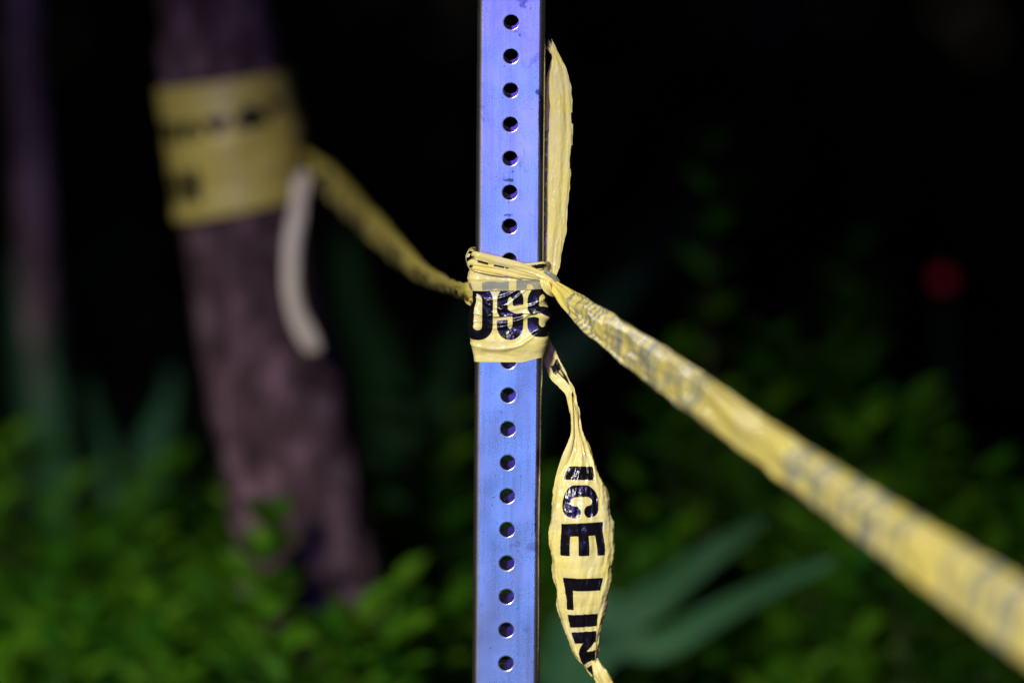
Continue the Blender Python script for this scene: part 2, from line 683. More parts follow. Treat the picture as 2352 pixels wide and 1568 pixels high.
# ------------------------------------------------------------------ ribbons of tape film
def catmull(P, n):
    """resample rows of P (k, d) at n+1 places, even in chord length of the first three columns"""
    P = np.asarray(P, float)
    Q = np.vstack([2 * P[0] - P[1], P, 2 * P[-1] - P[-2]])
    dense = []
    for i in range(1, len(Q) - 2):
        p0, p1, p2, p3 = Q[i - 1], Q[i], Q[i + 1], Q[i + 2]
        for t in np.linspace(0, 1, 24, endpoint=False):
            dense.append(0.5 * ((2 * p1) + (-p0 + p2) * t + (2 * p0 - 5 * p1 + 4 * p2 - p3) * t * t + (-p0 + 3 * p1 - 3 * p2 + p3) * t ** 3))
    dense.append(P[-1])
    D = np.array(dense)
    s = np.concatenate([[0], np.cumsum(np.linalg.norm(np.diff(D[:, :3], axis=0), axis=1))])
    q = np.linspace(0, s[-1], n + 1)
    return np.stack([np.interp(q, s, D[:, j]) for j in range(D.shape[1])], 1), q


class Film:
    """collects ribbons into one mesh"""
    def __init__(self):
        self.V, self.F, self.I, self.n = [], [], [], 0

    def grid(self, P, ink, flip=False):
        a, b = P.shape[:2]
        idx = np.arange(a * b).reshape(a, b) + self.n
        f = np.stack([idx[:-1, :-1], idx[1:, :-1], idx[1:, 1:], idx[:-1, 1:]], -1).reshape(-1, 4)
        if flip:
            f = f[:, ::-1]
        self.V.append(P.reshape(-1, 3))
        self.F.append(f)
        self.I.append(ink.reshape(-1))
        self.n += a * b

    def ribbon(self, stations, ink=no_ink, width=76.0, flip=False, du=1.0, nv=48, crease=0.35, seed=1, curl=0.0, edge=0.0, ragged=(0, 0), facing=(0, -1, 0)):
        """stations: px, py, Y (m), half width seen (mm), turn (deg), bulge (mm), pleat height (mm), pleats"""
        S = []
        for st in stations:
            p = at(*st[:3]) if not isinstance(st[0], Vector) else st[0]
            rest = st[3:] if not isinstance(st[0], Vector) else st[1:]
            S.append((p.x, p.y, p.z, *rest))
        L0 = sum((Vector(S[i + 1][:3]) - Vector(S[i][:3])).length for i in range(len(S) - 1))
        n = max(12, int(L0 / MM / du))
        C, q = catmull(S, n)
        P0 = C[:, :3]
        T = np.gradient(P0, axis=0)
        T /= np.linalg.norm(T, axis=1)[:, None] + 1e-12
        Fv = np.array(facing, float)
        A = np.cross(Fv, T)
        A /= np.linalg.norm(A, axis=1)[:, None] + 1e-12
        Nn = np.cross(T, A)
        turn = np.radians(C[:, 4])[:, None]
        A2 = A * np.cos(turn) + Nn * np.sin(turn)
        N2 = np.cross(T, A2)
        hw, bulge, pl, pk = C[:, 3], C[:, 5], C[:, 6], C[:, 7]
        v = np.linspace(-1, 1, nv + 1)
        U = np.repeat((q / MM)[:, None], nv + 1, 1)
        Vv = np.repeat(v[None, :], n + 1, 0)
        w = Waves(seed, 26, 9, (2.2, 1.0))
        w2 = Waves(seed + 50, 9, 10, (1.6, 1.0))
        w3 = Waves(seed + 90, 40, 6)
        vm = Vv * width / 2
        ph = w3(U, U * 0) * 1.3
        # a half-tube opening: the wider the bulge, the more the edges turn away
        x = np.sin(Vv * math.pi / 2 * 0.86) / math.sin(math.pi / 2 * 0.86) * hw[:, None]
        off = bulge[:, None] * (1 - Vv ** 2)
        off = off + pl[:, None] * np.sin(Vv * math.pi * pk[:, None] + ph)
        off = off - curl * np.maximum(np.abs(Vv) - 0.72, 0) ** 1.5 * 8
        env = np.minimum(1, hw[:, None] / 9.0)
        off = off + env * crease * (w.ridged(U, vm) + 0.45 * w2.ridged(U, vm))
        x = x + env * crease * 0.5 * w(U * 1.3, vm)
        we, wf_ = Waves(seed + 7, 18, 7), Waves(seed + 8, 7, 7)
        x = x + edge * Vv * (we(U, 30 * Vv) + .4 * wf_(U, 30 * Vv))
        P = P0[:, None, :] + (A2[:, None, :] * x[..., None] + N2[:, None, :] * off[..., None]) * MM
        g = np.random.default_rng(seed)
        if ragged[0]:
            k = int(ragged[0] / du)
            j = np.cumsum(g.normal(0, 1.0, nv + 1)) * 0.9 + g.normal(0, 1.5, nv + 1)
            fade = np.linspace(1, 0, k)[:, None]
            P[:k] += T[:k, None, :] * (j[None, :, None] * fade[..., None]) * MM
        if ragged[1]:
            k = int(ragged[1] / du)
            j = np.cumsum(g.normal(0, 0.8, nv + 1)) * 0.6 + g.normal(0, 1.8, nv + 1)
            fade = np.linspace(0, 1, k)[:, None]
            P[-k:] += T[-k:, None, :] * (j[None, :, None] * fade[..., None]) * MM
        self.grid(P, ink(U, vm), flip)
        return q[-1] / MM

    def build(self, name, mat, parent):
        V_ = np.concatenate(self.V)
        F_ = np.concatenate(self.F)
        o = fast_mesh(name, V_, F_, mat, parent, True)
        a = o.data.attributes.new('ink', 'FLOAT', 'POINT')
        a.data.foreach_set('value', np.concatenate(self.I).astype(np.float32))
        return o


# --- the ring of film round the post
def square_path(s, r0=RC, half=HALF):
    """point and outward normal of a rounded square at perimeter place s (mm), 0 = middle of the front, rising to the right"""
    flat = half - r0
    q = math.pi / 2 * r0
    side = 2 * flat + q
    s = np.asarray(s, float) + flat
    k = np.floor(s / side)
    t = s - k * side
    onflat = t < 2 * flat
    x = np.where(onflat, t - flat, flat + r0 * np.sin((t - 2 * flat) / r0))
    y = np.where(onflat, -half, -half + r0 - r0 * np.cos((t - 2 * flat) / r0))
    th = np.where(onflat, 0, (t - 2 * flat) / r0)
    nx, ny = np.sin(th), -np.cos(th)
    a = k * math.pi / 2
    c, s_ = np.cos(a), np.sin(a)
    return c * x - s_ * y, s_ * x + c * y, c * nx - s_ * ny, s_ * nx + c * ny


PERIM = 4 * (2 * (HALF - RC) + math.pi / 2 * RC)
PM = np.array(POST_M)


def to_world(X, Y, Z):
    P = np.stack([X * MM, Y * MM, Z * MM, np.ones_like(X)], -1)
    return (P @ PM.T)[..., :3]


def smooth(a, b, x):
    t = np.clip((x - a) / (b - a), 0, 1)
    return t * t * (3 - 2 * t)


def bump(x, c, w):
    return np.exp(-((x - c) / w) ** 2)


tape = empty('barrier_tape', POST_M @ Vector((0, -0.03, 0.02)))
tag(tape, 'yellow and black barrier tape knotted round the steel post, two loose tails', 'barrier tape')

s1 = np.linspace(-PERIM / 2, PERIM / 2, 232)
t1 = np.linspace(0, 76, 110)
Sg, Tg = np.meshgrid(s1, t1, indexing='ij')
# profile of the film from its lower edge up: (length along the film, distance off the steel, height)
profA = np.array([(0, .5, -15.6), (5, .9, -10.7), (9, 2.2, -7.0), (13, 3.2, -3.2), (17, 3.0, .8), (22, 1.9, 5.6), (28, 1.4, 11.5), (34, 1.7, 17.4),
                  (37, 2.0, 20.2), (38.6, 2.3, 21.4), (39.8, 3.3, 21.3), (41.2, 3.9, 20.2), (42.6, 4.1, 19.6), (44, 3.8, 20.6), (47, 3.0, 23.2), (52, 2.3, 28.0),
                  (58, 2.3, 33.8), (66, 1.9, 41.6), (76, 1.4, 51.4)])
profB = np.array([(0, .5, -15.6), (5, 1.0, -10.7), (10, 2.4, -6.0), (15, 2.4, -1.4), (22, 1.7, 5.2), (30, 2.6, 12.4), (36, 3.6, 17.0), (42, 2.8, 22.0),
                  (50, 2.0, 28.6), (58, 2.2, 35.4), (66, 1.9, 42.4), (76, 1.4, 51.4)])
def prof(p, t, k):
    return np.interp(t, p[:, 0], p[:, k])
wgt = smooth(-24, -19, Sg) * (1 - 0.35 * bump(Sg, 9, 4)) * (1 - smooth(19, 26, Sg))
offA, zA = prof(profA, Tg, 1), prof(profA, Tg, 2)
offB, zB = prof(profB, Tg, 1), prof(profB, Tg, 2)
OFF = offB + (offA - offB) * wgt
ZZ = zB + (zA - zB) * wgt
ZZ = ZZ + smooth(8, 26, Sg) * 3.6 * (1 - Tg / 76) + 1.2 * np.sin(Sg * .12) * bump(Tg, 38, 12)
wa, wb, wc = Waves(11, 26, 8, (2.6, 1.0)), Waves(12, 11, 9, (1.8, 1.0)), Waves(13, 30, 5)
OFF = OFF + 0.6 * wa.ridged(Sg, Tg) * smooth(0, 6, Tg) + 0.20 * wb.ridged(Sg, Tg) * smooth(0, 5, Tg) + 0.3 * wc(Sg, Tg) * smooth(0, 8, Tg)
# long soft folds pulled towards the knot on the right
for (c0, sl, amp, wd) in ((10, .10, 1.0, 1.7), (27, .16, .8, 1.4), (30.5, .05, .7, 1.0), (50, -.2, .7, 1.6), (56, .35, .6, 1.3), (46, .62, .55, 1.1)):
    OFF = OFF + 1.5 * amp * bump(Tg - c0 - sl * (Sg + 10) - 0.012 * (Sg + 5) ** 2, 0, wd) * (0.4 + 0.6 * bump(Sg, 0, 22))
# slack standing off the corners
OFF = OFF + 3.4 * bump(Sg, -25.5, 5.5) * bump(Tg, 24, 9) + 2.0 * bump(Sg, -25, 4.5) * bump(Tg, 44, 8) + 4.6 * bump(Sg, 27.5, 5.0) * bump(Tg, 37, 5.5) + 2.4 * bump(Sg, 27, 6) * bump(Tg, 18, 7)
OFF = np.maximum(OFF, 0.35)
X, Y, NX, NY = square_path(Sg)
P = to_world(X + NX * OFF, Y + NY * OFF, ZZ)
W_, G_ = 19.8, 3.0
# S of OSS stands 0.9 mm right of the middle of the face
u_first = 0.9 - W_ / 2 - 3 * (W_ + G_)
inkband = text_ink(Sg, Tg, 'CROSS', u_first, 17.6, W_, 48.5, 8.1, G_)
band = Film()
band.grid(P, inkband)
# the upper edge folded over and down: its print is seen through the film
t2 = np.linspace(0, 20, 34)
Sg, Tg = np.meshgrid(s1, t2, indexing='ij')
wf = Waves(21, 14, 8, (3.0, 1.0))
ZF = 58.5 - Tg + 0.9 * smooth(0, 26, Sg) * 1.6 - 0.5 * smooth(5, -26, Sg)
OFFF = 3.6 + 0.9 * np.sin(Tg / 20 * math.pi) - 0.5 * Tg / 20 + 0.28 * wf.ridged(Sg, Tg) + 0.5 * bump(Tg - 12 - .05 * Sg, 0, 1.2)
OFFF = OFFF + 1.8 * bump(Sg, -26, 4) * bump(Tg, 12, 6)
X, Y, NX, NY = square_path(Sg)
P = to_world(X + NX * OFFF, Y + NY * OFFF, ZF)
GAPS = np.full(Sg.shape, 30.0)
strip = np.minimum(Tg - (13.6 - 0.05 * (Sg + 20) - .5 * np.sin(Sg * .31)), 30)
for c, w, dome in ((-22.6, 4.4, 0), (-10.2, 4.6, 1), (2.6, 5.4, 0), (15.4, 4.4, 2), (28, 4.6, 0), (41, 5, 0), (-36, 5, 0)):
    if dome == 0:
        g = np.abs(Sg - c) - w / 2
    elif dome == 1:
        g = np.hypot(Sg - c, (Tg - 20.5)) - w / 2
    else:
        g = np.hypot(Sg - c, np.minimum(Tg - 18, 0)) - w / 2
    strip = np.minimum(strip, g)
    if dome != 1:
        GAPS = np.minimum(GAPS, g)
strip = np.minimum(strip, .10 + .10 * wf(Sg * .5, Tg * 2.5))
strip = np.maximum(strip, np.where(GAPS > 0, -0.11, -20) + np.minimum(GAPS, 0))
band.grid(P, strip, flip=False)
# (laid from the fold downwards, the film's blank face is outside)
ob = band.build('wrap', M_TAPE, tape)

YF = -0.0254


def zoomA(x, y):
    return (1840 + x / 5.345) / 1.7415, (970 + y / 5.345) / 1.7415


def stz(x, y, dy, hw, turn=0, bulge=1.0, pl=0.3, pk=1.5):
    px, py = zoomA(x, y)
    return (px, py, YF - dy * MM, hw, turn, bulge, pl, pk)


# twisted strands that cross the front of the post down to the knot
rope = Film()
rope.ribbon([stz(300, 265, -8, 2.3, 20), stz(318, 268, 2.5, 2.7, 5), stz(360, 280, 7.2, 2.9), stz(700, 365, 7.6, 3.1, 0, 1.2), stz(1200, 488, 7.8, 3.1), stz(1600, 628, 8.2, 2.7),
             stz(1880, 765, 9.5, 2.4), stz(2040, 862, 7, 2.0, -20), stz(2110, 930, 0, 1.6, -40)], du=.7, nv=20, seed=31, crease=.30)
inkB = lambda U, V_: np.minimum(V_ * 3 / 38 - 1.4, np.maximum(4.2 - np.abs(U - 20), np.maximum(4 - np.abs(U - 32.5), 1.3 - np.abs(U - 38.6)))) * 1.0
rope.ribbon([stz(268, 470, -8, 3.8, 20), stz(272, 472, 1, 4.2, 5), stz(330, 485, 6.0, 4.3, 0, 1.0, .5, 3), stz(700, 565, 6.3, 3.7, 0, .8, .5, 3), stz(1200, 650, 6.2, 3.0, 0, .8, .35, 2),
             stz(1650, 725, 6.4, 2.4), stz(1830, 800, 7, 2.0)], ink=inkB, du=.6, nv=40, seed=32, crease=.28)
rope.ribbon([stz(262, 575, -6, .9, 10), stz(268, 578, 3, .9), stz(400, 605, 6.9, 1.0), stz(650, 660, 7.1, .9), stz(920, 705, 6.0, .7), stz(1050, 725, 4.5, .5)], du=.8, nv=10, seed=33, crease=.15)
rope.ribbon([stz(255, 540, -6, .7, 10), stz(262, 545, 3, .7), stz(400, 575, 7.7, .8), stz(650, 625, 7.9, .8), stz(950, 690, 7.0, .7), stz(1300, 770, 6.0, .5)], du=.8, nv=10, seed=34, crease=.15)
# the piece that climbs to the right, under the standing tail
inkD = lambda U, V_: np.minimum(1.25 - np.abs(V_ * 2.7 / 38 + .2), U - 9)
rope.ribbon([stz(1150, 575, 3.5, 2.6), stz(1400, 535, 4.2, 2.8), stz(1720, 497, 4.4, 2.9), stz(1790, 490, 2, 2.9, 20), stz(1815, 490, -8, 2.8, 60)], ink=inkD, du=.6, nv=26, seed=35, crease=.2)
# loops that stand off the left corner
inkL = lambda U, V_: np.minimum(V_ / 30 + .2, np.sin(U * .9) * 2)
rope.ribbon([stz(330, 118, -22, 2.6, 60), stz(250, 170, -12, 2.8, 62), stz(185, 255, -7, 2.8, 66), stz(165, 345, -4, 2.6, 68), stz(190, 450, -1, 2.4, 62), stz(245, 545, 1.5, 2.0, 45), stz(330, 600, 4.5, 1.4, 20)],
            ink=inkL, du=.5, nv=18, seed=36, crease=.2)
rope.ribbon([stz(340, 645, 3.0, 1.2, 30), stz(265, 625, 1.0, 2.0, 50), stz(218, 672, -2, 2.4, 60), stz(222, 760, -3, 2.4, 60), stz(265, 835, 0, 2.0, 50), stz(345, 862, 3.2, 1.3, 30)], du=.5, nv=16, seed=37, crease=.15)
rope.build('twisted_strand', M_TAPE, tape)

# the knot at the right corner
knot = Film()
inkE = lambda U, V_: np.minimum(6.3 - np.abs(U - 12.5), 1.5 - np.abs(np.mod(U, 30) - 14) * .1) * np.sign(1)
knot.ribbon([stz(1700, 640, 5, 1.0), stz(1790, 628, 9, 1.3), stz(1900, 660, 11.5, 1.7), stz(2010, 735, 11, 1.8), stz(2085, 830, 8.5, 1.7), stz(2105, 910, 5, 1.4), stz(2080, 980, 0, 1.0)],
            ink=inkE, flip=True, du=.4, nv=18, seed=41, crease=.22)
knot.ribbon([stz(1775, 700, 3, 2.6), stz(1785, 790, 8, 2.8), stz(1800, 890, 9, 2.7), stz(1850, 1000, 8.5, 2.4), stz(1930, 1080, 7, 2.0), stz(2010, 1110, 4, 1.6), stz(2060, 1090, 0, 1.2)], du=.4, nv=22, seed=42, crease=.35)
knot.ribbon([stz(1860, 800, 9, 1.4), stz(1868, 900, 10.5, 1.5), stz(1900, 1000, 10, 1.4), stz(1965, 1085, 8, 1.2), stz(2030, 1120, 4, 1.0)], du=.4, nv=14, seed=43, crease=.3)
knot.ribbon([stz(1900, 835, 11, .9), stz(1915, 930, 12, 1.1), stz(1950, 1030, 11, 1.0), stz(2000, 1100, 8, .8)], du=.4, nv=12, seed=44, crease=.25)
knot.ribbon([stz(1830, 700, 4, 3.2, 10), stz(1880, 760, 7, 3.4), stz(1960, 850, 7.5, 3.6), stz(2050, 960, 7, 3.4), stz(2150, 1060, 5, 3.2)], du=.4, nv=24, seed=45, crease=.4)
knot.build('knot', M_TAPE, tape)

# the tail that stands up beside the post
up = Film()
ink_up = lambda U, V_: np.maximum(np.minimum(-V_ - 27.5 + .05 * (U - 125), 4.2 - np.abs(U - 126)), np.minimum(-V_ - 28.0 - ((U - 97) / 4.5) ** 2, 9 - np.abs(U - 97)))
YT = YF + 0.012
up.ribbon([(1266, 640, YT - .012, 3.0, 0, 1, .5, 2), (1265.5, 626, YT - .006, 5.6, 0, 1.5, .6, 2), (1265, 609, YT, 7.3, 4, 1.6, .4, 1), (1268, 574, YT, 7.6, 4, 1.5, .3, 1), (1276, 520, YT, 7.9, 0, 1.6, .3, 1.5),
           (1281, 450, YT, 8.4, 0, 1.8, .3, 1.5), (1284.5, 388, YT, 8.8, 0, 1.8, .25, 1.2), (1287.5, 293, YT, 9.1, 0, 1.6, .25, 1.2), (1286.5, 205, YT, 7.7, 0, 2.2, .3, 1.2), (1283, 165, YT, 6.2, 0, 2.2, .4, 1.5),
           (1279.5, 142, YT, 3.9, 0, 1.4, .5, 2), (1275, 125, YT, 2.6, -8, .8, .4, 2), (1268, 110, YT, 2.3, -12, .4, .4, 2), (1264, 99, YT, 1.9, 0, .2, .3, 2)],
          ink=ink_up, du=.8, nv=44, seed=51, crease=.36, edge=.5, ragged=(0, 7))
# torn lip at the tip
up.ribbon([(1270, 120, YT + .001, 2.2, 0, .5, .3, 1), (1262, 113, YT, 1.5, 0, .3, .3, 1), (1254, 108, YT - .001, .8, 0, 0, .2, 1)], du=.4, nv=14, seed=52, crease=.3, ragged=(0, 3))
# the half of the film folded behind, showing its print from the back
ink_bk = lambda U, V_: np.minimum(np.minimum(V_ + 34, 26 - V_), 4.3 - np.abs(np.mod(U, 11.2) - 5.6)) - 20 * (U > 108)
YB = YT + 0.006
up.ribbon([(1259, 628, YB, 3, 0, .5, .2, 1), (1255, 600, YB, 4.5, 0, .5, .2, 1), (1256, 520, YB, 5.2, 0, .8, .2, 1), (1258, 400, YB, 5.6, 0, .8, .2, 1), (1261, 300, YB, 5.8, 0, .8, .2, 1), (1264, 210, YB, 5.0, 0, 1, .2, 1),
           (1269, 165, YB, 3.4, 0, 1, .2, 1), (1273, 138, YB, 2.0, 0, .5, .2, 1)], ink=ink_bk, flip=True, du=.9, nv=26, seed=53, crease=.25)
up.build('standing_tail', M_TAPE, tape)

# the tail that hangs down below the wrap
down = Film()
YD = YF + 0.006
# the letters start where the picture shows the I; the length down to there is measured below
Z = 0.0
def ink_dn(U, V_):
    return -20.0 * ((U > 58) & (U < 108.3)) + text_ink(U, V_, 'POLICE LINE', 109.5 - 3 * 24.3 - 10, -19.0, 24.3, 40, 8.8, 3.7, 13.0)
down.ribbon([(1246, 772, YD + .030, 5, 40, 1, .8, 2), (1256, 808, YD + .018, 6.5, 35, -2, .8, 2), (1272, 848, YD + .008, 7.5, 30, -4, .8, 1), (1292, 880, YD + .004, 6.2, 40, -4, .8, 1),
             (1308, 905, YD + .002, 4.6, 40, -3, .9, 2), (1316, 935, YD, 3.4, 10, 1, .9, 2.5), (1322, 970, YD, 4.0, 0, 1.4, .9, 3), (1327, 1000, YD, 5.0, 0, 2, .9, 3), (1331, 1030, YD, 7.6, 0, 3, .8, 3),
             (1332, 1070, YD - .002, 13.2, 0, 5, .6, 3), (1331, 1113, YD - .004, 18.3, 0, 8, .4, 2.5), (1334, 1184, YD - .006, 22.8, 0, 9, .3, 2), (1337, 1262, YD - .007, 24.6, 0, 9, .25, 2), (1337, 1350, YD - .006, 20.4, 2, 8, .35, 2),
             (1338.5, 1416, YD - .004, 16.8, 4, 7, .5, 2), (1345, 1490, YD - .002, 10.0, 6, 4.5, .9, 2), (1357, 1525, YD, 6.0, 8, 2.5, 1.0, 2.5), (1369, 1547, YD, 4.0, 0, 1, .9, 3)],
            ink=ink_dn, du=.75, nv=84, seed=61, crease=1.0, curl=1.6, edge=.7)
# tied-off frayed end
down.ribbon([(1371, 1528, YD - .003, 3.0, 0, 1, .5, 2), (1376, 1540, YD - .004, 5.0, 0, 2, .7, 2), (1384, 1556, YD - .004, 6.0, 0, 1.5, .9, 3), (1395, 1578, YD - .003, 5.6, 0, 1, 1.0, 3), (1404, 1600, YD - .002, 5, 0, 1, 1.0, 3)],
            du=.5, nv=40, seed=62, crease=.6, ragged=(4, 8))
down.ribbon([(1380, 1535, YD - .007, 1.0, 0, .5, .2, 1), (1388, 1541, YD - .008, 1.6, 10, .8, .3, 2), (1392, 1552, YD - .008, 2.0, 10, .8, .4, 2), (1400, 1566, YD - .007, 1.6, 0, .4, .3, 2), (1413, 1574, YD - .006, .8, 0, 0, .2, 1)],
            du=.4, nv=16, seed=63, crease=.4, ragged=(0, 4))
# edge of the film folded back along the hanging tail's left side
down.ribbon([(1310, 905, YD - .003, 1.0, 20, .4, .2, 1), (1314, 950, YD - .003, 1.0, 0, .4, .2, 1), (1315, 990, YD - .003, 1.1, 0, .4, .2, 1), (1311, 1015, YD - .004, 2.0, 0, .6, .2, 1), (1298, 1055, YD - .004, 3.2, -10, 1, .2, 1),
             (1284, 1100, YD - .003, 3.2, -20, 1.0, .2, 1), (1275, 1150, YD - .001, 2.4, -30, .6, .2, 1)], du=.7, nv=14, seed=64, crease=.25)
down.build('hanging_tail', M_TAPE, tape)

# the stretch that runs towards the camera and out of the frame at the lower right
run = Film()
fade = Waves(77, 60, 8)
ink_run = lambda U, V_: np.minimum(np.where(U < 480, .18, .10) + .11 * fade(U, V_ * 2), np.maximum(text_ink(U, V_ * .26 + 1.5 * np.sin(U * .045), 'SSORC TON OD ENIL ECILOP', 28.0, -22.0, 14.5, 44, 5.0, 3.2, 9),
                                   text_ink(U, V_ * .45 + 4, 'SSORC TON OD ENIL ECILOP', 590.0, -24.0, 32, 48.5, 11.0, 13.0, 40)))
run.ribbon([(1268, 652, YF - .008, 3.6, 0, 1, .8, 2), (1290, 672, YF - .018, 6.2, 0, 1.5, 1.0, 2), (1335, 712, YF - .06, 9.6, 0, 1, 1.5, 1.6), (1400, 762, YF - .13, 12.4, 5, 2, 1.6, 1.4), (1500, 833, YF - .25, 14.4, 5, 4, 1.4, 1.2),
            (1600, 904, YF - .36, 14.8, 0, 6, 1.3, 2), (1720, 990, YF - .48, 14.2, 0, 8, 1.3, 2), (1880, 1103, YF - .61, 15.2, 0, 9, 1.3, 2), (2060, 1228, YF - .74, 17.4, 0, 10, 1.3, 2), (2240, 1352, YF - .86, 20.2, 0, 10, 1.3, 2),
            (2420, 1474, YF - .97, 22.4, 0, 10, 1.3, 2), (2700, 1660, YF - 1.14, 26, 0, 10, 1.3, 2), (3100, 1905, YF - 1.4, 28, 0, 10, 1.3, 2)],
           ink=ink_run, flip=True, du=1.6, nv=56, seed=71, crease=.75)
run.build('long_run', M_TAPE_SATURATED, tape)

# ------------------------------------------------------------------ trees
def tube_mesh(path, radii, nseg=20, rough=0.0, seed=0):
    P = np.array([tuple(p) for p in path], float)
    n = len(P)
    T = np.gradient(P, axis=0)
    T /= np.linalg.norm(T, axis=1)[:, None]
    ref = np.array([0.31, -0.95, 0.02])
    A = np.cross(T, ref)
    A /= np.linalg.norm(A, axis=1)[:, None]
    B = np.cross(T, A)
    th = np.linspace(0, 2 * np.pi, nseg, endpoint=False)
    w = Waves(seed, 0.16, 8)
    rad = np.asarray(radii)[:, None] * (1 + rough * w(th[None, :] * 0.07, np.linspace(0, 1, n)[:, None] * n * 0.05))
    V_ = P[:, None, :] + A[:, None, :] * (np.cos(th)[None, :] * rad)[..., None] + B[:, None, :] * (np.sin(th)[None, :] * rad)[..., None]
    idx = np.arange(n * nseg).reshape(n, nseg)
    nx = np.roll(idx, -1, 1)
    F_ = np.stack([idx[:-1], idx[1:], nx[1:], nx[:-1]], -1).reshape(-1, 4)
    return V_.reshape(-1, 3), F_


def join(parts):
    V_, F_, n = [], [], 0
    for v, f in parts:
        V_.append(v)
        F_.append(f + n)
        n += len(v)
    return np.concatenate(V_), np.concatenate(F_)


def leaves(C, D, Nrm, length, width):
    """one folded six-cornered leaf per row: base C, direction D, normal Nrm"""
    D = D / np.linalg.norm(D, axis=1)[:, None]
    S = np.cross(D, Nrm)
    S /= np.linalg.norm(S, axis=1)[:, None] + 1e-9
    N_ = np.cross(S, D)
    l, w = length[:, None], width[:, None]
    base = C
    tip = C + D * l - N_ * l * 0.18
    m1 = C + D * l * 0.30
    m2 = C + D * l * 0.68 - N_ * l * 0.06
    a1, a2 = m1 + S * w * .42 + N_ * w * .16, m2 + S * w * .40 + N_ * w * .12
    b1, b2 = m1 - S * w * .42 + N_ * w * .16, m2 - S * w * .40 + N_ * w * .12
    V_ = np.stack([base, a1, a2, tip, b2, b1], 1)
    n = len(C)
    i = np.arange(n)[:, None] * 6
    F_ = np.concatenate([i + np.array([0, 1, 2, 3]), i + np.array([0, 3, 4, 5])], 1).reshape(-1, 4)
    return V_.reshape(-1, 3), F_


def rand_dirs(n, g):
    d = g.normal(size=(n, 3))
    return d / np.linalg.norm(d, axis=1)[:, None]


def spline(pts, n):
    return catmull(np.array([tuple(p) for p in pts]), n)[0]


def tree(name, label, path, radii, mat, crown_c, crown_r, n_leaves, seed, leaf=(0.10, 0.20), limbs=7, holes=0.0):
    g = np.random.default_rng(seed)
    root = empty(name, (path[0][0], path[0][1], 0))
    tag(root, label, 'tree')
    pr = catmull(np.array([(*p, r) for p, r in zip(path, radii)]), 140)[0]
    v, f = tube_mesh(pr[:, :3], pr[:, 3], 32, 0.035, seed)
    tr = fast_mesh('trunk', v, f, mat, root, True)
    top = Vector(path[-1])
    parts = []
    cc, cr = Vector(crown_c), Vector(crown_r)
    ends = []
    for i in range(limbs):
        a = i / limbs * 2 * math.pi + g.uniform(-.3, .3)
        e = cc + Vector((math.cos(a) * cr.x * .75, math.sin(a) * cr.y * .75, g.uniform(-.2, .5) * cr.z))
        m = top.lerp(e, .5) + Vector((0, 0, .25 + g.uniform(0, .3)))
        c = spline([top + Vector((0, 0, -.15)), top.lerp(m, .4), m, e], 14)
        parts.append(tube_mesh(c, np.linspace(radii[-1] * .7, .012, 15), 7, 0, seed + i))
        ends.append(e)
    v, f = join(parts)
    fast_mesh('limb', v, f, mat, root, True)
    # crown: leaves gathered in clumps through an unseen volume, enlarged to shade the background
    nc = max(20, n_leaves // 60)
    an_, rq = g.uniform(0, 2 * np.pi, nc), np.sqrt(g.uniform(0, 1, nc))
    d = np.stack([np.cos(an_) * rq, np.sin(an_) * rq, g.uniform(-1, 1, nc) * np.sqrt(1 - .9 * rq ** 4)], 1)
    cl = np.array(cc)[None] + d * np.array(cr)[None]
    which = g.integers(0, nc, n_leaves)
    C = cl[which] + g.normal(size=(n_leaves, 3)) * np.array([.34, .34, .22])
    D = rand_dirs(n_leaves, g) + np.array([0, 0, -.4])
    Nn = rand_dirs(n_leaves, g) * .6 + np.array([0, 0, 1.0])
    ln = g.uniform(leaf[0], leaf[1], n_leaves)
    v, f = leaves(C, D, Nn, ln, ln * .5)
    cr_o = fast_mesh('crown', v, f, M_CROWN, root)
    cr_o['kind'] = 'stuff'
    return root


YT1 = 1.20
tp = [(905, 2250), (800, 1700), (752, 1480), (708, 1300), (676, 1150), (652, 1000), (628, 880), (593, 700), (567, 540), (556, 420), (535, 300), (514, 200), (500, 90), (493, 0)]
tw = [190, 172, 164, 160, 158, 157, 155, 151, 147, 146, 144, 142, 134, 130]
tpath, trad = [], []
k1 = SC * (YT1 - CAM.y) / (YF - CAM.y)
for (px, py), w in zip(tp, tw):
    tpath.append(at(px, py, YT1))
    trad.append(w * k1)
tpath[0].z = min(tpath[0].z, -0.05)
a = tpath[-1]
for dx, dz, r in ((-.06, .35, .05), (-.05, .9, .048), (0.0, 1.5, .046), (.1, 1.9, .042)):
    tpath.append(Vector((a.x + dx, a.y + dz * .03, a.z + dz)))
    trad.append(r)
tree('leaning_tree', 'smooth leaning tree trunk with yellow tape wrapped round it, left of the post', tpath, trad, M_BARK,
     (0.1, 1.3, 4.10), (4.6, 4.6, 1.6), 42000, 101, leaf=(.13, .26))
YT2 = 2.6
k2 = SC * (YT2 - CAM.y) / (YF - CAM.y)
sp = [(150, 2000), (128, 1500), (112, 1100), (98, 850), (82, 560), (66, 300), (50, 80), (40, -60)]
sw = [52, 47, 44, 42, 40, 38, 36, 35]
spath = [at(px, py, YT2) for px, py in sp]
srad = [w * k2 for w in sw]
spath[0].z = -0.05
b = spath[-1]
for dx, dz, r in ((-.1, .5, .02), (-.15, 1.2, .02), (-.1, 1.8, .02)):
    spath.append(Vector((b.x + dx, b.y, b.z + dz)))
    srad.append(r)
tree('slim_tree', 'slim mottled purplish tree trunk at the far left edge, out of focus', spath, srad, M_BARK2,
     (-0.6, 6.6, 3.9), (5.2, 4.2, 1.7), 26000, 102, leaf=(.14, .28), limbs=5)

